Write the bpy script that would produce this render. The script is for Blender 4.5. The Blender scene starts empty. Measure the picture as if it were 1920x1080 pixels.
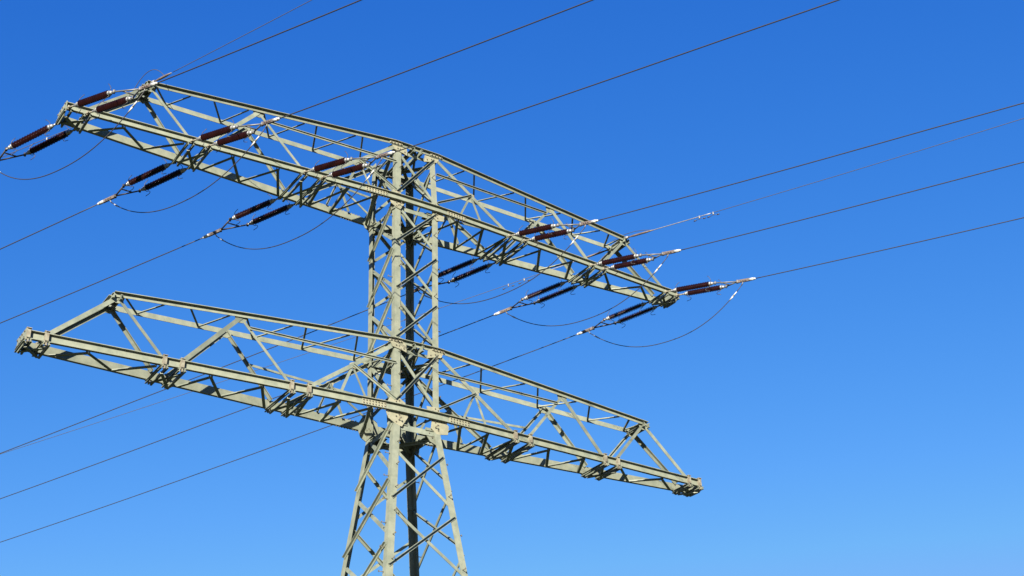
import bpy, math, random
from mathutils import Vector, Matrix, Quaternion
random.seed(7)
V = Vector
sc = bpy.context.scene
S = 0.85                       # metres per layout unit (half the mast width)
CAMP = (-22.07868, -38.68162, -19.03253)
Z0 = 1.6 + 19.03253 * S        # height of the lower crossarm above the ground (m)

# ------------------------------------------------------------------ camera
def W(p): return V((p[0] * S, p[1] * S, p[2] * S + Z0))
yaw, pitch, roll = math.radians(34.8889), math.radians(28.6439), math.radians(-2.3395)
fw = V((math.sin(yaw) * math.cos(pitch), math.cos(yaw) * math.cos(pitch), math.sin(pitch)))
rt = V((math.cos(yaw), -math.sin(yaw), 0)); up = rt.cross(fw)
cr, sr = math.cos(roll), math.sin(roll)
rt, up = cr * rt + sr * up, -sr * rt + cr * up
cd = bpy.data.cameras.new('camera'); cam = bpy.data.objects.new('camera', cd)
sc.collection.objects.link(cam); sc.camera = cam
m = Matrix((rt, up, -fw)).transposed().to_4x4(); m.translation = W(CAMP)
cam.matrix_world = m
cd.sensor_width = 36; cd.lens = 2573.28 / 1920 * 36; cd.clip_start = .1; cd.clip_end = 6000

# ------------------------------------------------------------------ light
SUN_EL, SUN_AZ = math.radians(18.5), math.radians(222.4)      # azimuth clockwise from +Y
sd = V((math.sin(SUN_AZ) * math.cos(SUN_EL), math.cos(SUN_AZ) * math.cos(SUN_EL), math.sin(SUN_EL)))
sl = bpy.data.lights.new('sun', 'SUN'); sl.energy = 5.0; sl.angle = math.radians(.5); sl.color = (1, .93, .80)
so = bpy.data.objects.new('sun', sl); sc.collection.objects.link(so)
so.rotation_euler = sd.to_track_quat('Z', 'Y').to_euler(); so.location = W((-30, -30, 30))
world = bpy.data.worlds.new('World'); sc.world = world; world.use_nodes = True
nt = world.node_tree; nt.nodes.clear()
sky = nt.nodes.new('ShaderNodeTexSky'); sky.sky_type = 'NISHITA'; sky.sun_disc = False
sky.sun_elevation = SUN_EL; sky.sun_rotation = SUN_AZ
sky.air_density = 1.0; sky.dust_density = .3; sky.ozone_density = 2.0
bg = nt.nodes.new('ShaderNodeBackground'); bg.inputs['Strength'].default_value = .10
# deep clear polar-blue air: per-channel response curve on the sky model's colour
EXPO = 2.0
sep = nt.nodes.new('ShaderNodeSeparateColor'); com = nt.nodes.new('ShaderNodeCombineColor')
nt.links.new(sky.outputs[0], sep.inputs[0])
for i, (k, g) in enumerate(((2.15, 1.94), (1.16, 1.123), (1.25, .557))):
    a = nt.nodes.new('ShaderNodeMath'); a.operation = 'MULTIPLY'; a.inputs[1].default_value = .12
    b = nt.nodes.new('ShaderNodeMath'); b.operation = 'POWER'; b.inputs[1].default_value = g
    c = nt.nodes.new('ShaderNodeMath'); c.operation = 'MULTIPLY'; c.inputs[1].default_value = k
    d = nt.nodes.new('ShaderNodeMath'); d.operation = 'MINIMUM'; d.inputs[1].default_value = (.20, .47, .95)[i]
    e = nt.nodes.new('ShaderNodeMath'); e.operation = 'MULTIPLY'; e.inputs[1].default_value = 10 / 2 ** EXPO
    nt.links.new(sep.outputs[i], a.inputs[0])
    for p, q in ((a, b), (b, c), (c, d), (d, e)): nt.links.new(p.outputs[0], q.inputs[0])
    nt.links.new(e.outputs[0], com.inputs[i])
wo = nt.nodes.new('ShaderNodeOutputWorld')
nt.links.new(com.outputs[0], bg.inputs['Color']); nt.links.new(bg.outputs[0], wo.inputs[0])
sc.view_settings.view_transform = 'Standard'; sc.view_settings.look = 'None'
sc.view_settings.exposure = EXPO; sc.view_settings.gamma = 1

# ------------------------------------------------------------------ materials
def mat(name, col, rough=.6, metal=0., col2=None, scale=6., lo=.4, hi=.65, bump=0., bscale=40., rust=None, spec=.35, vary=0.):
    mt = bpy.data.materials.new(name); mt.use_nodes = True
    t = mt.node_tree; b = t.nodes['Principled BSDF']
    b.inputs['Roughness'].default_value = rough; b.inputs['Metallic'].default_value = metal
    b.inputs['Specular IOR Level'].default_value = spec
    b.inputs['Base Color'].default_value = (*col, 1)
    tc = t.nodes.new('ShaderNodeTexCoord')
    out = None
    if col2:
        n = t.nodes.new('ShaderNodeTexNoise'); n.inputs['Scale'].default_value = scale; n.inputs['Detail'].default_value = 8
        n.inputs['Roughness'].default_value = .65
        r = t.nodes.new('ShaderNodeValToRGB'); r.color_ramp.elements[0].position = lo; r.color_ramp.elements[1].position = hi
        r.color_ramp.elements[0].color = (*col, 1); r.color_ramp.elements[1].color = (*col2, 1)
        t.links.new(tc.outputs['Object'], n.inputs['Vector']); t.links.new(n.outputs['Fac'], r.inputs['Fac'])
        out = r.outputs['Color']
    if rust:
        n = t.nodes.new('ShaderNodeTexNoise'); n.inputs['Scale'].default_value = rust[1]; n.inputs['Detail'].default_value = 10
        n.inputs['Roughness'].default_value = .75
        r = t.nodes.new('ShaderNodeValToRGB'); r.color_ramp.elements[0].position = rust[2]; r.color_ramp.elements[1].position = rust[2] + .06
        r.color_ramp.elements[0].color = (0, 0, 0, 1); r.color_ramp.elements[1].color = (1, 1, 1, 1)
        mx = t.nodes.new('ShaderNodeMix'); mx.data_type = 'RGBA'
        t.links.new(tc.outputs['Object'], n.inputs['Vector']); t.links.new(n.outputs['Fac'], r.inputs['Fac'])
        t.links.new(r.outputs['Color'], mx.inputs['Factor'])
        t.links.new(out, mx.inputs['A']); mx.inputs['B'].default_value = (*rust[0], 1); out = mx.outputs['Result']
    if out and vary:                        # each member has weathered a little differently
        oi = t.nodes.new('ShaderNodeObjectInfo'); mr = t.nodes.new('ShaderNodeMapRange')
        mr.inputs['To Min'].default_value = 1 - vary; mr.inputs['To Max'].default_value = 1 + vary * .5
        vm = t.nodes.new('ShaderNodeVectorMath'); vm.operation = 'SCALE'
        t.links.new(oi.outputs['Random'], mr.inputs['Value']); t.links.new(out, vm.inputs[0]); t.links.new(mr.outputs[0], vm.inputs['Scale']); out = vm.outputs[0]
    if out: t.links.new(out, b.inputs['Base Color'])
    if bump:
        n = t.nodes.new('ShaderNodeTexNoise'); n.inputs['Scale'].default_value = bscale; n.inputs['Detail'].default_value = 4
        bp = t.nodes.new('ShaderNodeBump'); bp.inputs['Strength'].default_value = bump; bp.inputs['Distance'].default_value = .01
        t.links.new(tc.outputs['Object'], n.inputs['Vector']); t.links.new(n.outputs['Fac'], bp.inputs['Height'])
        t.links.new(bp.outputs['Normal'], b.inputs['Normal'])
    return mt
M = {}
M['steel'] = mat('painted_steel', (0.088, 0.099, 0.074), .6, col2=(0.136, 0.144, 0.106), scale=3.5, lo=.3, hi=.62, bump=.15, bscale=30, rust=((0.085, 0.060, 0.035), 6, .655), vary=.14)
M['brace'] = mat('painted_brace_steel', (0.086, 0.098, 0.075), .6, col2=(0.134, 0.145, 0.110), scale=3.0, bump=.1, rust=((0.0840, 0.0595, 0.0350), 9, .68), vary=.24)
M['plate'] = mat('repainted_plate', (0.135, 0.132, 0.088), .6, col2=(0.185, 0.175, 0.120), scale=5, bump=.2, rust=((0.1190, 0.0630, 0.0350), 6, .60))
M['bolt'] = mat('bolt_steel', (0.0490, 0.0420, 0.0315), .6, metal=.1, col2=(0.1120, 0.0980, 0.0700), scale=20)
M['bracket'] = mat('rusty_bracket', (0.095, 0.080, 0.058), .7, col2=(0.165, 0.158, 0.115), scale=9)
M['zinc'] = mat('galvanised_fitting', (0.1400, 0.1400, 0.1435), .45, metal=.4, col2=(0.2240, 0.2240, 0.2170), scale=12)
M['dark'] = mat('dark_fitting', (0.0280, 0.0266, 0.0252), .55, metal=.3, col2=(0.0490, 0.0420, 0.0385), scale=12)
M['clamp'] = mat('weathered_clamp', (0.062, 0.048, 0.042), .55, metal=.2, col2=(0.105, 0.082, 0.072), scale=10)
M['greyfit'] = mat('grey_fitting', (.07, .07, .072), .5, metal=.3, col2=(.12, .12, .115), scale=12)
M['alu'] = mat('bare_aluminium', (0.34, 0.34, 0.33), .45, metal=.15, col2=(0.2100, 0.2100, 0.2030), scale=15)
M['glaze'] = mat('brown_porcelain', (0.0145, 0.0034, 0.0034), .3, col2=(0.008, 0.0024, 0.0026), scale=4)
M['wire'] = mat('aluminium_strand', (0.0170, 0.0160, 0.0175), .6, metal=.2, col2=(0.0240, 0.0225, 0.0235), scale=60)
M['strand'] = mat('steel_strand', (0.0420, 0.0406, 0.0420), .6, metal=.2)
M['concrete'] = mat('footing_concrete', (0.2100, 0.2030, 0.1890), .9, col2=(0.2660, 0.2590, 0.2380), scale=4, bump=.4)

# ------------------------------------------------------------------ mesh helpers (layout units, relative to an origin o)
class MB:
    def __init__(s, o=(0, 0, 0)): s.v = []; s.f = []; s.sm = []; s.o = V(o); s.marks = []
    def sweep(s, A, B, sec, u, v):
        A, B, u, v = V(A), V(B), V(u), V(v); n = len(sec); k = len(s.v)
        for P in (A, B):
            for a, b in sec: s.v.append(P + u * a + v * b)
        ccw = u.cross(v).dot(B - A) > 0
        def add(f): s.f.append(f if ccw else f[::-1]); s.sm.append(False)
        for i in range(n):
            j = (i + 1) % n; add([k + i, k + j, k + n + j, k + n + i])
        add([k + i for i in range(n)][::-1]); add([k + n + i for i in range(n)])
    def bar(s, P, Q, nrm, a=.1, b=.1, t=.022, off=0., ext=0.):
        """rolled angle: flat flange of width a in the plane with normal nrm, second flange |b| on its upper edge along sign(b)*nrm"""
        P, Q, n = V(P), V(Q), V(nrm).normalized()
        d = (Q - P).normalized(); P = P - d * ext; Q = Q + d * ext
        n = (n - d * n.dot(d)).normalized(); w = d.cross(n)
        if w.z < 0 or (abs(w.z) < 1e-4 and w.y < 0): w = -w
        P = P + n * off + w * (a / 2); Q = Q + n * off + w * (a / 2)
        sg = 1 if b > 0 else -1; b = abs(b)
        sec = [(0, 0), (a, 0), (a, t), (t, t), (t, b), (0, b)]
        s.sweep(P, Q, sec, -w, n * sg)
    def chan(s, P, Q, out, h=.27, a=.075, t=.022):
        """channel with a vertical web; flanges point along out"""
        P, Q = V(P), V(Q); d = (Q - P).normalized(); o = V(out); o = (o - d * o.dot(d)).normalized(); w = d.cross(o)
        if w.z < 0: w = -w
        sec = [(0, -h / 2), (a, -h / 2), (a, -h / 2 + t), (t, -h / 2 + t), (t, h / 2 - t), (a, h / 2 - t), (a, h / 2), (0, h / 2)]
        s.sweep(P, Q, sec, o, w)
    def box(s, c, ex, ey, ez, dx=(1, 0, 0), dy=(0, 1, 0), dz=(0, 0, 1)):
        c, dx, dy, dz = V(c), V(dx), V(dy), V(dz)
        s.sweep(c - dz * ez / 2, c + dz * ez / 2, [(-ex / 2, -ey / 2), (ex / 2, -ey / 2), (ex / 2, ey / 2), (-ex / 2, ey / 2)], dx, dy)
    def rod(s, P, Q, r, n=8, r2=None, smooth=True):
        P, Q = V(P), V(Q); d = (Q - P).normalized(); u = d.orthogonal().normalized(); v = d.cross(u); k = len(s.v)
        r2 = r if r2 is None else r2
        for X, rr in ((P, r), (Q, r2)):
            for i in range(n):
                a = 2 * math.pi * i / n; s.v.append(X + (u * math.cos(a) + v * math.sin(a)) * rr)
        for i in range(n):
            j = (i + 1) % n; s.f.append([k + i, k + j, k + n + j, k + n + i]); s.sm.append(smooth)
        s.f.append([k + i for i in range(n)][::-1]); s.sm.append(False); s.f.append([k + n + i for i in range(n)]); s.sm.append(False)
    def tube(s, pts, r, n=8):
        pts = [V(p) for p in pts]; k = len(s.v); N = len(pts); u = None
        for i, p in enumerate(pts):
            d = (pts[min(i + 1, N - 1)] - pts[max(i - 1, 0)]).normalized()
            u = d.orthogonal().normalized() if u is None else (u - d * u.dot(d)).normalized()
            v = d.cross(u); rr = r[i] if isinstance(r, (list, tuple)) else r
            for j in range(n):
                a = 2 * math.pi * j / n; s.v.append(p + (u * math.cos(a) + v * math.sin(a)) * rr)
        for i in range(N - 1):
            for j in range(n):
                q = (j + 1) % n; s.f.append([k + i * n + j, k + i * n + q, k + (i + 1) * n + q, k + (i + 1) * n + j]); s.sm.append(True)
        s.f.append([k + j for j in range(n)][::-1]); s.f.append([k + (N - 1) * n + j for j in range(n)]); s.sm += [False, False]
    def mark(s, material): s.marks.append((len(s.f), material))
    def plate(s, c, e1, e2, poly, t=.03):
        c, e1, e2 = V(c), V(e1).normalized(), V(e2).normalized(); n = e1.cross(e2)
        s.sweep(c - n * t / 2, c + n * t / 2, poly, e1, e2)
    def build(s, name, material, parent=None, data_only=False):
        me = bpy.data.meshes.new(name)
        me.from_pydata([(p - s.o) * S for p in s.v], [], s.f); me.materials.append(M[material])
        me.polygons.foreach_set('use_smooth', s.sm)
        for q, (start, mm_) in enumerate(s.marks):
            me.materials.append(M[mm_])
            for fi in range(start, s.marks[q + 1][0] if q + 1 < len(s.marks) else len(s.f)): me.polygons[fi].material_index = q + 1
        me.update()
        if data_only: return me
        o = bpy.data.objects.new(name, me); sc.collection.objects.link(o)
        if parent: o.parent = parent
        else: o.location = W(s.o)
        return o
def tag(o, label, cat, group=None):
    o['label'] = label; o['category'] = cat
    if group: o['group'] = group
    return o
def empty(name, p=None, parent=None):
    o = bpy.data.objects.new(name, None); sc.collection.objects.link(o); o.empty_display_size = .3
    if parent: o.parent = parent
    elif p is not None: o.location = W(p)
    return o
def lerp(A, B, t): return V(A) * (1 - t) + V(B) * t

# ------------------------------------------------------------------ ground
def ground():
    me = bpy.data.meshes.new('ground'); n = 40; R = 2500; vs = []; fs = []
    for i in range(n + 1):
        for j in range(n + 1):
            x = (i / n * 2 - 1); y = (j / n * 2 - 1); x = x * abs(x) * R; y = y * abs(y) * R
            vs.append((x, y, -.02))
    for i in range(n):
        for j in range(n):
            a = i * (n + 1) + j; fs.append((a, a + n + 1, a + n + 2, a + 1))
    me.from_pydata(vs, [], fs); M['grass'] = mat('meadow', (.025, .038, .012), .9, col2=(.05, .058, .02), scale=.15, bump=.6, bscale=3)
    me.materials.append(M['grass']); o = bpy.data.objects.new('ground', me); sc.collection.objects.link(o); o['kind'] = 'structure'
ground()

# ------------------------------------------------------------------ pylon
ZG = -Z0 / S
pylon = empty('pylon', (0, 0, 0))
tag(pylon, 'pale green steel lattice pylon with two long crossarms against clear blue sky', 'pylon')
ZB1, ZT1, ZE1, ZT2, ZE2 = 8.4813, 10.9556, 10.3893, 2.5741, 2.008
WX = .915
KINK = -.35
def hw(z):                                 # half depth of the mast at height z
    if z >= ZB1: return 1.0 - .077 * (z - ZB1) / (ZT1 - ZB1)
    if z >= KINK: return .9703 + .0297 * max(z, 0) / ZB1
    return .9703 + .128 * (KINK - z)
def corner(sx, sy, z): return V((sx * WX * hw(z), sy * hw(z), z))

def make_leg(sx, sy):
    mb = MB()
    for (z0, z1, a, t) in ((ZG + .25, KINK, .245, .03), (KINK, ZB1, .232, .03), (ZB1, ZT1 + .06, .228, .028)):
        A, B = corner(sx, sy, z0), corner(sx, sy, z1)
        if z0 != ZG + .25: A.z += .003
        mb.sweep(A, B, [(0, 0), (a, 0), (a, t), (t, t), (t, a), (0, a)], (-sx, 0, 0), (0, -sy, 0))
    # splice angles lying inside the corner
    for zc in (-2.2, -8.6, 4.9):
        A, B = corner(sx, sy, zc - .45), corner(sx, sy, zc + .45); q = V((-sx * .036, -sy * .036, 0)); a, t = .185, .03
        mb.sweep(A + q, B + q, [(0, 0), (a, 0), (a, t), (t, t), (t, a), (0, a)], (-sx, 0, 0), (0, -sy, 0))
    leg = mb.build('leg', 'steel', pylon)
    return leg
legs = {(sx, sy): make_leg(sx, sy) for sx in (-1, 1) for sy in (-1, 1)}
for (sx, sy) in ((-1, -1), (1, 1), (1, -1)):       # climbing pegs
    z = -12.0; k = 0
    while z < ZT1 - .4:
        mb = MB(); c = corner(sx, sy, z)
        if k % 2: P = c + V((-sx * .17, 0, 0)); d = V((0, sy, 0))
        else: P = c + V((0, -sy * .17, 0)); d = V((sx, 0, 0))
        mb.rod(P - d * .05, P + d * .17, .014, 6); mb.rod(P + d * .17, P + d * .19, .026, 6); mb.rod(P + d * .17, P + d * .175 + V((0, 0, .05)), .012, 5)
        if sx == -1 or k % 3 == 0: mb.build('step_bolt', 'bolt', legs[(sx, sy)])
        z += .43; k += 1
for (sx, sy), lg in legs.items():
    mb = MB(); c = corner(sx, sy, ZG)
    mb.box((c.x, c.y, ZG + .1), 1.2, 1.2, .3)
    mb.box((c.x, c.y, ZG + .32), .7, .7, .14)
    mb.build('footing', 'concrete', pylon)

# bracing of the four mast faces: crossed angles, panel by panel
FACES = [((-1, -1), (1, -1), (0, -1, 0)), ((-1, 1), (-1, -1), (-1, 0, 0)), ((-1, 1), (1, 1), (0, 1, 0)), ((1, 1), (1, -1), (1, 0, 0))]
def xpanel(face, z0, z1, a=.12, single=None):
    c0, c1, n = FACES[face]; n = V(n)
    g = .10
    A0, A1 = corner(*c0, z0 + g), corner(*c0, z1 - g); B0, B1 = corner(*c1, z0 + g), corner(*c1, z1 - g)
    ins = .10
    def inset(P, Q): d = (Q - P).normalized(); return P + d * ins, Q - d * ins
    P, Q = inset(A0, B1)
    mb = MB(); mb.bar(P, Q, n, a, a * .9, .02, off=.006); mb.build('brace', 'brace', pylon)      # rises to the right, flange outwards
    P, Q = inset(B0, A1)
    mb = MB(); mb.bar(P, Q, n, a, -a * .9, .02, off=-.04); mb.build('brace', 'brace', pylon)
PZ = [ZB1 - .05, 6.50, 4.55, ZT2]
for f in range(4):
    xpanel(f, ZB1 + .1, ZT1 - .05, .11)
    for i in range(3): xpanel(f, PZ[i + 1], PZ[i], .105)
    xpanel(f, .12, ZT2 - .05, .115)
# below the waist the faces are staggered
FR_Z = [-1.35, -3.55, -5.95, -8.6, -12.4, -16.4, ZG + .3]
SD_Z = [-.35, -2.55, -4.85, -7.3, -10.5, -14.4, ZG + .3]
for f in range(4):
    zz = FR_Z if f in (0, 2) else SD_Z
    for i in range(len(zz) - 1): xpanel(f, zz[i + 1], zz[i], .105 if i < 3 else .15)

# ring beams and plan bracing of the mast
def ring(z, a=.16, diag=True):
    h = hw(z)
    for c0, c1, n in FACES:
        P, Q = corner(*c0, z), corner(*c1, z); d = (Q - P).normalized()
        mb = MB(); mb.bar(P + d * .03, Q - d * .03, n, a, -a * .8, .024, off=-.075); mb.build('ring_beam', 'brace', pylon)
    if diag:
        mb = MB(); mb.bar(corner(-1, -1, z - .1) + V((.12, .12, 0)), corner(1, 1, z - .1) - V((.12, .12, 0)), (0, 0, 1), .11, -.1, .02); mb.build('plan_brace', 'brace', pylon)
        mb = MB(); mb.bar(corner(-1, 1, z - .16) + V((.12, -.12, 0)), corner(1, -1, z - .16) - V((.12, -.12, 0)), (0, 0, 1), .11, -.1, .02); mb.build('plan_brace', 'brace', pylon)
ring(-.62, .2); ring(ZT2 - .28, .13); ring(ZB1 - .34, .16); ring(ZT1 - .25, .13)

# gusset plates with bolts where chords meet the legs
def bolts(mb, c, e1, e2, n, pts, r=.022, h=.03):
    c, e1, e2, n = V(c), V(e1), V(e2), V(n)
    for x, y in pts: P = c + e1 * x + e2 * y; mb.rod(P, P + n * h, r, 6, smooth=False)
def gusset(sx, sy, z, face, poly, pts, off=.115, material=None):
    n = V(FACES[face][2]); h = corner(sx, sy, z)
    e1 = V((-sx, 0, 0)) if face in (0, 2) else V((0, -sy, 0))
    mb = MB(); mb.plate(h + n * off, e1, (0, 0, 1), poly, .03); mb.mark('bolt'); bolts(mb, h + n * (off + .014), e1, V((0, 0, 1)), n, pts)
    mb.build('gusset_plate', material or ('plate' if face == 0 else 'steel'), legs[(sx, sy)])
bigL = [(-.12, .47), (-.30, .16), (-.33, -.20), (-.24, -.42), (.03, -.58), (.28, -.64), (.52, -.25), (.40, .27), (.18, .40)]
bigR = [(.50, .34), (.46, .10), (.30, -.20), (.34, -.45), (.10, -.66), (-.34, -.58), (-.38, -.26), (-.05, .02), (.0, .36)]
bp = [(-.28, -.18), (.05, -.3), (.16, -.42), (.05, -.5), (.17, -.22), (.28, -.15), (.05, .25), (.17, .3), (.27, .2), (-.15, -.1)]
for z, sc_ in ((0, 1.), (ZB1, .72)):
    for sx in (-1, 1):
        for sy, face in ((-1, 0), (1, 2)):
            gusset(sx, sy, z, face, [(x * sc_, y * sc_) for x, y in (bigL if sx < 0 else bigR)], [(x * sc_, y * sc_) for x, y in bp], off=.022)
        for sy in (-1, 1):
            gusset(sx, sy, z - .25, 1 if sx < 0 else 3, [(-.02, -.3 * sc_), (.42 * sc_, -.22 * sc_), (.46 * sc_, .16 * sc_), (.2 * sc_, .4 * sc_), (-.02, .4 * sc_)], [(.1, -.1), (.1, .1), (.25, -.1), (.25, .1), (.35, 0)], off=.022)
small = [(-.28, .08), (-.10, -.28), (.26, -.34), (.52, -.42), (.50, -.10), (.3, .10)]
for z in (ZT2, ZT1 - .02):
    for sx in (-1, 1):
        for sy, face in ((-1, 0), (1, 2)):
            gusset(sx, sy, z, face, [(x * .9, y * .9) for x, y in small], [(.05, -.05), (.16, -.05), (.05, -.18), (.16, -.18), (.35, -.25), (-.12, -.02)], off=.022)
# node plates and stub angles round the waist and under the upper arm
for z, k in ((-.62, 1.), (ZB1 - .34, .8)):
    for sx in (-1, 1):
        for sy in (-1, 1):
            c = corner(sx, sy, z)
            mb = MB(); mb.plate(c + V((-sx * .3 * k, -sy * .3 * k, .09)), (1, 0, 0), (0, 1, 0), [(-.26 * k, -.26 * k), (.26 * k, -.26 * k), (.26 * k, .26 * k), (-.26 * k, .26 * k)], .03)
            mb.mark('bolt'); bolts(mb, c + V((-sx * .3 * k, -sy * .3 * k, .075)), (1, 0, 0), (0, 1, 0), (0, 0, -1), [(x, y) for x in (-.12, .12) for y in (-.12, .12)], .026, .04)
            mb.build('node_plate', 'steel', legs[(sx, sy)])
            e1 = V((-sx, 0, 0)); n = V((0, sy, 0))
            mb = MB(); mb.plate(c + n * -.11, e1, (0, 0, 1), [(.05, -.42 * k), (.34 * k, -.30 * k), (.58 * k, .02), (.52 * k, .20), (.05, .2)], .03)
            mb.mark('bolt'); bolts(mb, c + n * -.093, e1, (0, 0, 1), (0, -1, 0), [(.15, -.2), (.28, -.14), (.4, .0), (.2, .08)], .024, .035)
            mb.build('gusset_plate', 'steel', legs[(sx, sy)])
            e1 = V((0, -sy, 0)); n = V((sx, 0, 0))
            mb = MB(); mb.plate(c + n * -.11, e1, (0, 0, 1), [(.05, -.40 * k), (.3 * k, -.30 * k), (.55 * k, .0), (.5 * k, .18), (.05, .2)], .03)
            mb.mark('bolt'); bolts(mb, c + n * -.125, e1, (0, 0, 1), (-sx, 0, 0), [(.15, -.2), (.28, -.14), (.4, .0)], .024, .035)
            mb.build('gusset_plate', 'steel', legs[(sx, sy)])
# knee braces from the waist up to the lower arm's chords
for sy in (-1, 1):
    for x in (-.45, .0, .45):
        mb = MB(); mb.bar((x, sy * .93, -.12), (x * .4, sy * .93, -.60), (0, sy, 0), .07, -.07, .018, off=-.06); mb.build('knee_brace', 'brace', pylon)
# ------------------------------------------------------------------ crossarms
def crossarm(zb, zt, ze, wt, ye, yt, nodesL, nodesR, topL, topR, hb, Vs, brk):
    arm = empty('crossarm', parent=pylon)
    wb = hw(zb); wx = WX * wb
    Lmax = max(-nodesL[-1], nodesR[-1])
    def yb(X): a = abs(X); return wb if a <= wx else wb + (yt - wb) * (a - wx) / (Lmax - wx)
    def tp(X, s):
        a = abs(X); e = -topL[1] if X < 0 else topR[1]
        t = max(0, (a - wx) / (e - wx)); return V((X, s * (wt + (ye - wt) * t), zt + (ze - zt) * t))
    def bt(X, s): return V((X, s * yb(X), zb))
    sub = lambda mb, n, m_='brace': mb.build(n, m_, arm)
    offb = .045
    for s in (-1, 1):
        # bottom chords, channels with outward flanges, passing outside the legs
        o = V((0, s * offb, 0))
        XL, XR = nodesL[-1] - .05, nodesR[-1] + .05
        mb = MB(); e = .002
        mb.chan(bt(XL, s) + o, bt(-wx, s) + o, (0, s, 0), hb, .12); mb.chan(bt(wx, s) + o, bt(XR, s) + o, (0, s, 0), hb, .12)
        mb.chan(bt(-wx, s) + o, bt(wx, s) + o, (0, s, 0), hb, .12); sub(mb, 'bottom_chord', 'steel')
        # top chords: web + outward lip at the head
        mb = MB(); hv, lip = (.15, .13) if s < 0 else (.19, .07)
        E0, E1 = tp(topL[1] - .15, s), tp(topR[1] + .15, s)
        P = [E0, tp(-wx, s), tp(wx, s), E1]
        for A, B in zip(P[:-1], P[1:]):
            A, B = A + o, B + o
            mb.bar(A, B, (0, s, 0), hv, lip, .022)
        mtc = mb; mtc.mark('bolt')
        # splice plates with bolts on chords next to the mast
        for X0, X1, F, zoff, hh in ((-wx - 1.25, -wx - .35, bt, 0, hb * .62), (wx + .4, wx + 1.25, bt, 0, hb * .62), (-wx - .25, -wx + .3, tp, 0, .10), (wx - .3, wx + .25, tp, 0, .10)):
            mb = MB(); A, B = F(X0, s) + o, F(X1, s) + o
            if F is tp: A, B = (lambda c, d: (c - d * .27, c + d * .27))(tp((X0 + X1) / 2, s) + o, (tp(X1, s) - tp(X0, s)).normalized())
            d = (B - A).normalized(); nn = V((0, s, 0)); nn = (nn - d * nn.dot(d)).normalized(); w = V((0, 0, 1))
            c = (A + B) / 2 + nn * .036; mb.box(c, (B - A).length, .022, hh, d, nn, nn.cross(d) * (1 if nn.cross(d).z > 0 else -1))
            mb.mark('bolt'); L = (B - A).length; k = int(L / .11)
            pts = [((i + .5) / k * L - L / 2, y) for i in range(k) for y in (-hh * .28, hh * .28)]
            bolts(mb, c + nn * .01, d, w, nn, pts, .02, .035)
            # bolt heads standing on the flanges
            for i in range(k):
                Pq = (A + B) / 2 + d * ((i + .5) / k * L - L / 2) + nn * .05 + V((0, 0, (hb if F is bt else .13) / 2)); mb.rod(Pq, Pq + V((0, 0, .055)), .022, 6, smooth=False)
                if F is bt: Pq = Pq - V((0, 0, hb + .045)); mb.rod(Pq, Pq + V((0, 0, .045)), .02, 6, smooth=False)
            sub(mb, 'splice_plate', 'plate')
        for X in [x for x in (-8.9, -6.5, -3.2, 3.2, 6.5, 8.9)]:
            c = tp(X, s) + o; mb = mtc
            for q in (-.12, -.04, .04, .12): mb.rod(c + V((q, s * .05, .05)), c + V((q, s * .05, .10)), .018, 6, smooth=False)
        sub(mtc, 'top_chord', 'steel')
    def fb(P, Q, s, a=.12, b=None, off=.0, name='diagonal_brace', ext=0):
        mb = MB(); b = a * .9 if b is None else b
        mb.bar(P, Q, (0, s, 0), a, b, .02, off=off, ext=ext); sub(mb, name)
    for side, nd, top in ((-1, nodesL, topL), (1, nodesR, topR)):
        a1, a2, a3, a4, a5, a6 = nd; tm, te_ = top
        for s in (-1, 1):
            up_ = V((0, 0, hb * .42)); dn = V((0, 0, -.06))
            # flat plates of the angles face outwards; front ones show lit, inner flange hidden
            fb(bt(a5, s) + up_, tp(te_, s) + dn, s, .145, -.12, .02)
            fb(bt(a4, s) + up_, tp(te_, s) + dn, s, .10 if s < 0 else .13, -.09, .0)
            fb(bt(a3, s) + up_, tp(tm, s) + dn, s, .15, -.13, .02)
            fb(bt(a2, s) + up_, tp(tm, s) + dn, s, .095 if s < 0 else .12, -.08, .0)
            LT = V((side * wx * .93, s * wt, zt - .1))
            D5a = bt(a1, s) + up_
            fb(D5a, LT, s, .14, -.12, .025)
            mid = lerp(D5a, LT, .5)
            fb(mid, V((side * wx * .98, s * wb, zb + .32)), s, .08, .07, .03, 'redundant_brace')
            X1 = a1 + (side * wx - a1) * .37; X2 = a1 + (side * wx - a1) * .68
            fb(mid, bt(X1, s) + up_, s, .085, -.07, .0, 'redundant_brace')
            fb(mid, bt(X2, s) + up_, s, .07, -.06, -.03, 'redundant_brace')
            mb = MB(); mb.plate(mid + V((0, s * .0, 0)), (1, 0, 0), (0, 0, 1), [(-.14, -.1), (.12, -.12), (.16, .06), (.02, .12), (-.12, .05)], .03); sub(mb, 'gusset_plate', 'plate')
            fr = .17 if s < 0 else .45
            q = lerp(tp(tm, s) + dn, bt(a2, s) + up_, fr); q2 = V((side * wx * .96, s * (wt + .02), q.z - .12))
            fb(q, q2, s, .085, .07, .03, 'redundant_brace')
            for (a, top_) in ((tm, 1), (te_, 1)):
                mb = MB(); c = tp(a, s) + V((0, s * -.01, -.10)); sg = side
                mb.plate(c, (1, 0, 0), (0, 0, 1), [(-.22, .08), (-.18, -.08), (-.06, -.16), (.06, -.16), (.18, -.08), (.22, .08)], .028); sub(mb, 'gusset_plate', 'steel')
        # top end: heavy cross beam between the two top chords
        A, B = tp(te_ + side * .06, -1), tp(te_ + side * .06, 1)
        for dxx in (-.1, .1):
            mb = MB(); mb.chan(A + V((dxx, -.16, -.08)), B + V((dxx, .16, -.08)), (1 if dxx > 0 else -1, 0, 0), .17, .06); sub(mb, 'cross_beam')
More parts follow.
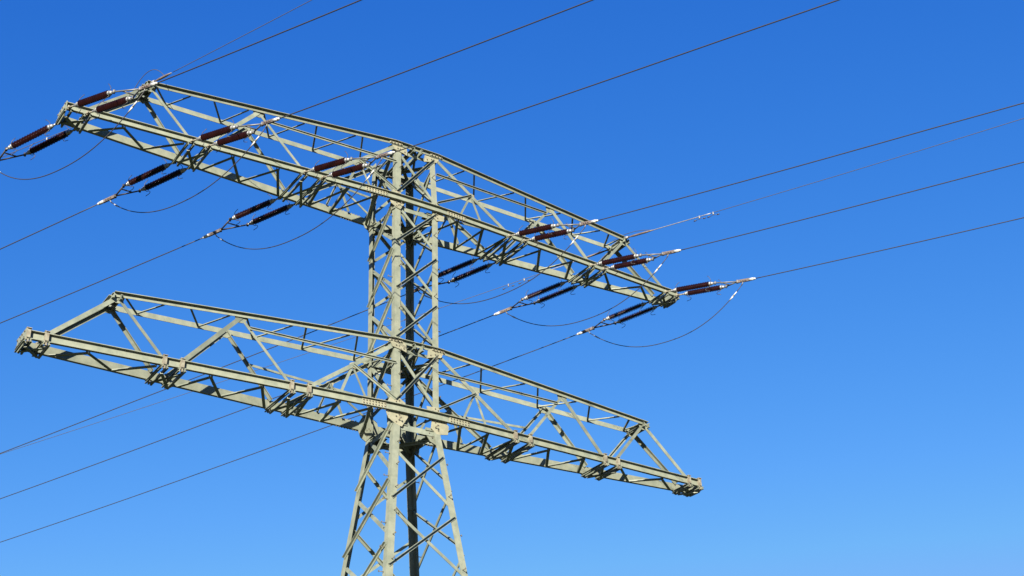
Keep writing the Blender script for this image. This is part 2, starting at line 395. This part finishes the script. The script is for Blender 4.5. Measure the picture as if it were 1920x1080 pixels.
        mb = MB(); mb.plate((A + B) / 2 + V((0, 0, .02)), (1, 0, 0), (0, 1, 0), [(-.2, -.3), (.2, -.3), (.2, .3), (-.2, .3)], .025); sub(mb, 'cap_plate', 'steel')
        # sway brace from top end down to opposite corners
        # cross beams at each insulator position
        for i, a in enumerate(nd):
            y = yb(a) + .19
            for dxx in (-.07, .07):
                mb = MB(); zz = zb - hb / 2 - .065; y = yb(a) + .16 + .06 * (dxx > 0)
                mb.chan(V((a + dxx, -y, zz)), V((a + dxx, y, zz)), (1 if dxx > 0 else -1, 0, 0), .105, .06, .02); sub(mb, 'cross_beam')
            if brk:
                for s in (-1, 1):
                    c = bt(a, s) + V((0, s * (offb + .09), 0)); mb = MB()
                    mb.box(c + V((-.055, -s * .02, .0)), .022, .15, hb + .12)
                    mb.box(c + V((-.005, s * .05, .01)), .12, .02, hb * .92); mb.box(c + V((-.0, 0, hb / 2 + .05)), .16, .12, .02)
                    mb.box(c + V((0, -s * .01, -hb / 2 - .07)), .05, .10, .10); sub(mb, 'clamp_bracket', 'bracket')
        for (p, q) in ((a1, a2), (a3, a4), (a5, a6)):
            for sgn in (-1, 1):
                mb = MB(); mb.bar(V((p, sgn * yb(p) * .9, zb - hb / 2 - .19 - .03 * sgn)), V((q, -sgn * yb(q) * .9, zb - hb / 2 - .19 - .03 * sgn)), (0, 0, 1), .1, .08, .02); sub(mb, 'plan_brace')
        # end plate
        XE = a6 + side * .07; mb = MB()
        mb.plate((XE, 0, zb - .02), (0, 1, 0), (0, 0, 1), [(-yt - .16, -.2), (-yt + .02, -.32), (yt - .02, -.32), (yt + .16, -.2), (yt + .16, .2), (-yt - .16, .2)], .03)
        mb.mark('bolt'); bolts(mb, (XE + side * .012, 0, zb), (0, 1, 0), (0, 0, 1), (side, 0, 0), [(x, z) for x in (-yt - .08, yt + .08, -.1, .1) for z in (-.1, .1)], .025, .04); sub(mb, 'end_plate', 'steel')
        # lacing of the bottom plane
        zl = zb - hb / 2 - .012
        def zig(xs, s0):
            s = s0
            for x0, x1 in zip(xs[:-1], xs[1:]):
                mb = MB(); P = V((x0, s * (yb(x0) - .01), zl)); Q = V((x1, -s * (yb(x1) - .01), zl)); d = (Q - P).normalized()
                mb.bar(P - d * .05, Q + d * .05, (0, 0, 1), .10, .085, .02, off=-.028 - .012 * (s > 0)); sub(mb, 'plan_brace'); s = -s
        zig([a5 + (a4 - a5) * t for t in (.10, .36, .64, .93)], 1)
        zig([a3 + (a2 - a3) * t for t in (.10, .27, .5, .74, .94)], 1)
        zig([a1 + (side * wx - a1) * t for t in (.03, .12, .36, .42, .72, .95)], -1)
    # lacing of the top plane
    for x0, x1, x2 in Vs:
        for (P, Q) in ((tp(x0, -1), tp(x1, 1)), (tp(x1, 1), tp(x2, -1))):
            mb = MB(); d = (Q - P).normalized(); mb.bar(P + V((0, 0, -.02)), Q + V((0, 0, -.02)), (0, 0, 1), .065, .06, .018, off=-.05); sub(mb, 'plan_brace')
    for dxx in (-.13, .13):
        mb = MB(); mb.chan(tp(dxx, -1) + V((0, -.2, -.12)), tp(dxx, 1) + V((0, .2, -.12)), (1 if dxx > 0 else -1, 0, 0), .2, .09); sub(mb, 'cross_beam')
    for sx in (-1, 1):
        mb = MB(); mb.bar(tp(0, -1) + V((0, 0, -.06)), tp(sx * wx, 1) + V((0, 0, -.06)), (0, 0, 1), .09, .08, .02, off=-.05); sub(mb, 'plan_brace')
    return arm, bt, tp
NU = dict(L=[-3.90, -4.608, -8.175, -8.775, -12.321, -12.944], R=[4.175, 4.910, 8.355, 8.981, 12.444, 13.059])
NL = dict(L=[-4.079, -4.692, -8.389, -8.958, -12.60, -13.14], R=[4.142, 4.821, 8.375, 9.012, 12.702, 13.266])
VL = [(-10.3, -9.65, -9.1), (-8.2, -7.5, -6.9), (-6.3, -5.5, -4.7), (-4.2, -3.6, -2.6), (-2.3, -1.5, -1.0), (1.0, 1.5, 2.3), (2.8, 3.8, 4.8), (5.4, 6.3, 7.25), (7.9, 8.6, 9.4), (9.9, 10.3, 10.5)]
armL, bt2, tp2 = crossarm(0, ZT2, ZE2, .943, .4083, .2947, NL['L'], NL['R'], (-6.507, -10.574), (6.562, 10.629), .29, VL, True)
armU, bt1, tp1 = crossarm(ZB1, ZT1, ZE1, .9232, .3796, .3002, NU['L'], NU['R'], (-6.344, -10.285), (6.532, 10.472), .27, [tuple(x * .975 for x in v) for v in VL], False)

# ------------------------------------------------------------------ insulator sets
INS_L = 1.62
def insulator_mesh():
    mb = MB(); prof = [(0, .045), (.03, .06), (.05, .06)]; n = 27; L = INS_L
    for i in range(n):
        x = .07 + (L - .14) * i / n; p = (L - .14) / n; R = .118 if i % 2 == 0 else .104
        prof += [(x, .052), (x + p * .35, .056), (x + p * .50, R), (x + p * .64, R), (x + p * .72, .054)]
    prof += [(L - .05, .06), (L - .03, .06), (L, .045)]
    k = 14; N = len(prof)
    for x, r in prof:
        for j in range(k): a = 2 * math.pi * j / k; mb.v.append(V((x, r * math.cos(a), r * math.sin(a))))
    for i in range(N - 1):
        for j in range(k): q = (j + 1) % k; mb.f.append([i * k + j, (i + 1) * k + j, (i + 1) * k + q, i * k + q]); mb.sm.append(False)
    mb.f.append([j for j in range(k)]); mb.f.append([(N - 1) * k + j for j in range(k)][::-1]); mb.sm += [False, False]
    return mb.build('insulator', 'glaze', data_only=True)
def cap_mesh():
    mb = MB(); mb.rod((-.14, 0, 0), (-.02, 0, 0), .05, 10, .085); mb.rod((-.02, 0, 0), (.05, 0, 0), .088, 10); mb.rod((-.24, 0, 0), (-.14, 0, 0), .035, 8)
    return mb.build('end_cap', 'zinc', data_only=True)
def horn_mesh():
    mb = MB()
    for sg in (1, -1):
        pts = []; R = .15
        if sg > 0: pts = [(-.02, 0, .08), (.0, 0, .20), (.06, .03, .30), (.13, .05, .36)]
        else:
            pts = [(-.02, 0, -.07)] + [(.06 + R * .9 * math.sin(a), .02, -.16 - R * .55 * (1 - math.cos(a))) for a in [i * math.pi / 7 for i in range(8)]]
            pts += [(.0, .02, -.34)]
        mb.tube(pts, .011, 6)
    return mb.build('arcing_horn', 'dark', data_only=True)
INS, CAP, HORN = insulator_mesh(), cap_mesh(), horn_mesh()
def place(name, me, parent, pos, dirv, o, flip=False):
    d = V(dirv).normalized(); x = -d if flip else d
    z = V((0, 0, 1)); z = (z - x * z.dot(x)).normalized(); y = z.cross(x)
    ob = bpy.data.objects.new(name, me); sc.collection.objects.link(ob); ob.parent = parent
    mm = Matrix((x, y, z)).transposed().to_4x4(); mm.translation = (V(pos) - V(o)) * S; ob.matrix_local = mm
    return ob
def rel(name, me, parent, loc, flip=False):
    ob = bpy.data.objects.new(name, me); sc.collection.objects.link(ob); ob.parent = parent; ob.location = V(loc) * S
    if flip: ob.rotation_euler = (0, 0, math.pi)
    return ob
JUMP = {}
def insulator_set(key, x1, x2, sg, dx, s, La, label, group):
    y = sg * (abs(bt1((x1 + x2) / 2, 1).y) + .16); z = ZB1 - .10
    n1, n2 = V((x1, y, z)), V((x2, y, z)); mid = (n1 + n2) / 2; o = mid.copy()
    D = V((dx, sg, s)); full = D * La - V((0, sg * .16, .03)); L = full.length; D = full.normalized()
    root = empty('insulator_set', o); tag(root, label, 'insulator', group)
    st = L * (.13 if sg < 0 else .105)
    e = []
    for nn in (n1, n2):
        P0 = nn; P1 = nn + D * st
        mb = MB(o); mb.rod(P0 - D * .06, P1 - D * .20, .03, 8); mb.rod(P0 + V((0, 0, -.08)), P0 + V((0, 0, .08)), .035, 8)
        mb.box(P0 + D * .06, .12, .10, .06, D, D.cross(V((0, 0, 1))).normalized(), D.cross(V((0, 0, 1))).normalized().cross(D))
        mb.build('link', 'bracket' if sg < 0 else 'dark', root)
        ins = place('insulator', INS, root, P1, D, o)
        rel('end_cap', CAP, ins, (0, 0, 0)); rel('end_cap', CAP, ins, (INS_L, 0, 0), True)
        rel('arcing_horn', HORN, ins, (0, 0, 0)); rel('arcing_horn', HORN, ins, (INS_L, 0, 0), True)
        e.append(P1 + D * (INS_L + .22))
    c1 = lerp(e[0], e[1], .5); apex = mid + D * (L * .80); lat = (e[1] - e[0]).normalized(); nrm = D.cross(lat).normalized()
    mb = MB(o)
    mb.rod(e[0], apex, .03, 6); mb.rod(e[1], apex, .03, 6)
    cbar = .30
    mb.rod(lerp(e[0], apex, cbar), lerp(e[1], apex, cbar), .025, 6)
    for q in e: mb.rod(q - nrm * .06, q + nrm * .06, .045, 8)
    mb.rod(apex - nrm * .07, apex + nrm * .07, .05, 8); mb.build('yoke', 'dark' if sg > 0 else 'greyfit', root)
    end = mid + D * L
    mb = MB(o); up2 = V((0, 0, 1)); sdv = D.cross(up2).normalized(); up2 = sdv.cross(D)
    A = apex + D * .03; B = end - D * .22
    mb.sweep(A, B, [(-.035, -.06), (.035, -.06), (.035, .06), (-.035, .06)], sdv, up2)
    mb.sweep(lerp(A, B, .25), lerp(A, B, .8), [(-.055, -.035), (.055, -.035), (.055, .035), (-.055, .035)], sdv, up2)
    for t in (.3, .5, .7): P = lerp(A, B, t); mb.rod(P - sdv * .085, P + sdv * .085, .022, 6)
    cl = mb.build('clamp', 'clamp', root)
    mb = MB(o); mb.rod(end - D * .24, end - D * .03, .062, 12, .06); mb.rod(end - D * .03, end + D * .06, .06, 12, .025); mb.build('compression_sleeve', 'alu', root)
    # lug for the jumper
    lug = lerp(A, B, .45) - up2 * .05; JUMP[(key, sg)] = (lug, D)
    mb = MB(o); mb.rod(lug, lug + V((0, 0, -.14)) - D * .08, .022, 8); mb.build('lug', 'greyfit', root)
    return end, D
place_txt = {'L1': 'left tip of the upper crossarm', 'L2': 'middle of the left upper crossarm', 'L3': 'left upper crossarm close to the mast',
             'R1': 'right upper crossarm close to the mast', 'R2': 'middle of the right upper crossarm', 'R3': 'right tip of the upper crossarm'}
FRONT = {'L1': (.355, -.185, .0009, 3.83), 'L2': (.330, -.188, .00092, 3.84), 'L3': (.318, -.190, .00098, 3.84),
         'R1': (.3532, -.1625, .00098, 3.63), 'R2': (.3581, -.1538, .00098, 3.71), 'R3': (.3708, -.1548, .00094, 3.73)}
BACK = {'L1': (-.589, -.1877, .0008, 3.28), 'L2': (-.5911, -.1739, .00081, 3.24), 'L3': (-.5875, -.155, .00083, 3.37),
        'R1': (-.5782, -.163, .00085, 3.40), 'R2': (-.5751, -.158, .00086, 3.40), 'R3': (-.5381, -.1465, .00097, 3.42)}
def conductor(key, sg, par, end, label, group):
    dx, s, c, La = par
    a = sum(NU[key[0]][2 * (int(key[1]) - 1 if key[0] == 'R' else 3 - int(key[1])): 2 * (int(key[1]) - 1 if key[0] == 'R' else 3 - int(key[1])) + 2]) / 2
    S0 = V((a, sg * abs(bt1(a, 1).y), ZB1)); T = 62 if sg < 0 else 150
    mb = MB(end); pts = []
    off = end - V((S0.x + dx * La, S0.y + sg * La, S0.z + s * La + c * La * La))
    N = 60
    for i in range(N + 1):
        t = La + (T - La) * (i / N) ** 1.3; f = max(0, 1 - (t - La) / 12)
        pts.append(V((S0.x + dx * t, S0.y + sg * t, S0.z + s * t + c * t * t)) + off * f)
    mb.tube(pts, .019, 8); o = mb.build('conductor', 'wire'); tag(o, label, 'power line', group)
for key in ('L1', 'L2', 'L3', 'R1', 'R2', 'R3'):
    i = (3 - int(key[1])) if key[0] == 'L' else int(key[1]) - 1
    x1, x2 = NU[key[0]][2 * i: 2 * i + 2]
    for sg, tab in ((-1, FRONT), (1, BACK)):
        dx, s, c, La = tab[key]
        if sg < 0:
            lab = 'lit dark red insulator pair at the %s' % place_txt[key]
            lw = 'conductor running up and right from the %s' % place_txt[key]
            g1, g2 = 'insulator pairs on the near side of the upper crossarm', 'conductors running up to the right'
        else:
            lab = 'shaded insulator pair sloping down-left from the %s' % place_txt[key]
            lw = 'conductor running down and left from the %s' % place_txt[key]
            g1, g2 = 'insulator pairs on the far side of the upper crossarm', 'conductors running down to the left'
        end, D = insulator_set(key, x1, x2, sg, dx, s + .0, La, lab, g1)
        conductor(key, sg, tab[key], end, lw, g2)

# jumpers: slack loops passing under the arm
SAG = {'L1': 1.50, 'L2': 1.45, 'L3': 1.65, 'R1': 1.50, 'R2': 1.50, 'R3': 1.50}
for key, sag in SAG.items():
    A, Da = JUMP[(key, -1)]; B, Db = JUMP[(key, 1)]
    A = A + V((0, 0, -.14)) - Da * .08; B = B + V((0, 0, -.14)) - Db * .08
    def P(t): return lerp(A, B, t) + V((0, 0, -sag * (1 - abs(2 * t - 1) ** 2.25)))
    root = empty('jumper_wire', P(.5)); o = P(.5)
    tag(root, 'slack wire loop under the %s' % place_txt[key], 'jumper wire', 'jumper loops under the upper crossarm')
    mb = MB(o); mb.tube([P(i / 40) for i in range(41)], .0165, 8); mb.build('wire', 'wire', root)
    for t0, t1 in ((.035, .085), (.975, .94)):
        mb = MB(o); mb.rod(P(t0), P((t0 + t1) / 2), .02, 8, .034); mb.rod(P((t0 + t1) / 2), P(t1), .034, 8, .02); mb.build('sleeve', 'alu', root)

# ------------------------------------------------------------------ earth wires on the ends of the upper top chords
def earth(side, sg, dx, s, c, label, dampers):
    X = side * 10.38 + .0938; st = tp1(X, sg); st = V((st.x, st.y + sg * .16, st.z + .02))
    def Q(t): return V((st.x + dx * t, st.y + sg * t, st.z + s * t + c * t * t))
    root = empty('earth_wire', st); tag(root, label, 'earth wire', 'thin earth wires at the ends of the upper crossarm')
    mb = MB(st); mb.tube([Q(1.0 + (75 if sg < 0 else 150) * (i / 60) ** 1.3) for i in range(61)], .0125, 6); mb.build('wire', 'strand', root)
    mb = MB(st); mb.tube([Q((.95 if side > 0 else .65) + i * .29) for i in range(6 if sg > 0 else 11 if side > 0 else 2)], .019, 6); mb.build('armour_rod', 'zinc', root)
    mb = MB(st); k_ = 1. if side > 0 else .72; mb.tube([Q(.1), Q(.2), Q(.35), Q(.95 * k_), Q(1.3 * k_)], [.03, .03, .045, .045, .02], 8); mb.build('clamp', 'clamp', root)
    mb = MB(st); mb.rod(Q(-.05), Q(.12), .06, 8); mb.build('shackle', 'zinc', root)
    for t in dampers:
        c0 = Q(t); d = (Q(t + .1) - Q(t)).normalized()
        mb = MB(st); mb.rod(c0 + V((0, 0, .03)), c0 + V((0, 0, -.10)), .03, 8); dm = mb.build('damper', 'zinc', root)
        mb = MB(st); b = c0 + V((0, 0, -.11)); mb.tube([b - d * .22 + V((0, 0, -.03)), b, b + d * .22 + V((0, 0, -.03))], .008, 6)
        for q in (-1, 1): e0 = b + d * .22 * q + V((0, 0, -.03)); mb.rod(e0 - d * .05, e0 + d * .05, .025, 8)
        mb.build('damper_weight', 'dark', dm)
    return Q
Q1 = earth(1, -1, .343, -.1137, .00091, "thin earth wire rising to the right from the upper crossarm's right end", (3.35, 3.95))
Q2 = earth(-1, -1, .350, -.0694, .00078, "thin earth wire rising to the right from the upper crossarm's left end", ())
Q3 = earth(1, 1, -.7206, -.1798, .00073, "thin earth wire falling to the left from the upper crossarm's right end", (3.2, 3.8))
Q4 = earth(-1, 1, -.70, -.18, .00073, "thin earth wire falling to the left from the upper crossarm's left end", (3.2,))
for side, Qf, Qb, hgt, tf in ((1, Q1, Q3, .35, 1.25), (-1, Q2, Q4, .80, .6)):
    A, B = Qf(tf), Qb(.5); o = lerp(A, B, .5)
    def P(t): return lerp(A, B, t) + V((0, 0, hgt * 4 * t * (1 - t)))
    mb = MB(o); mb.tube([P(i / 24) for i in range(25)], .012, 6); ob = mb.build('bonding_loop', 'strand')
    tag(ob, 'thin wire arching over the %s top end of the upper crossarm' % ('right' if side > 0 else 'left'), 'bonding wire', 'bonding wires at the ends of the upper crossarm')
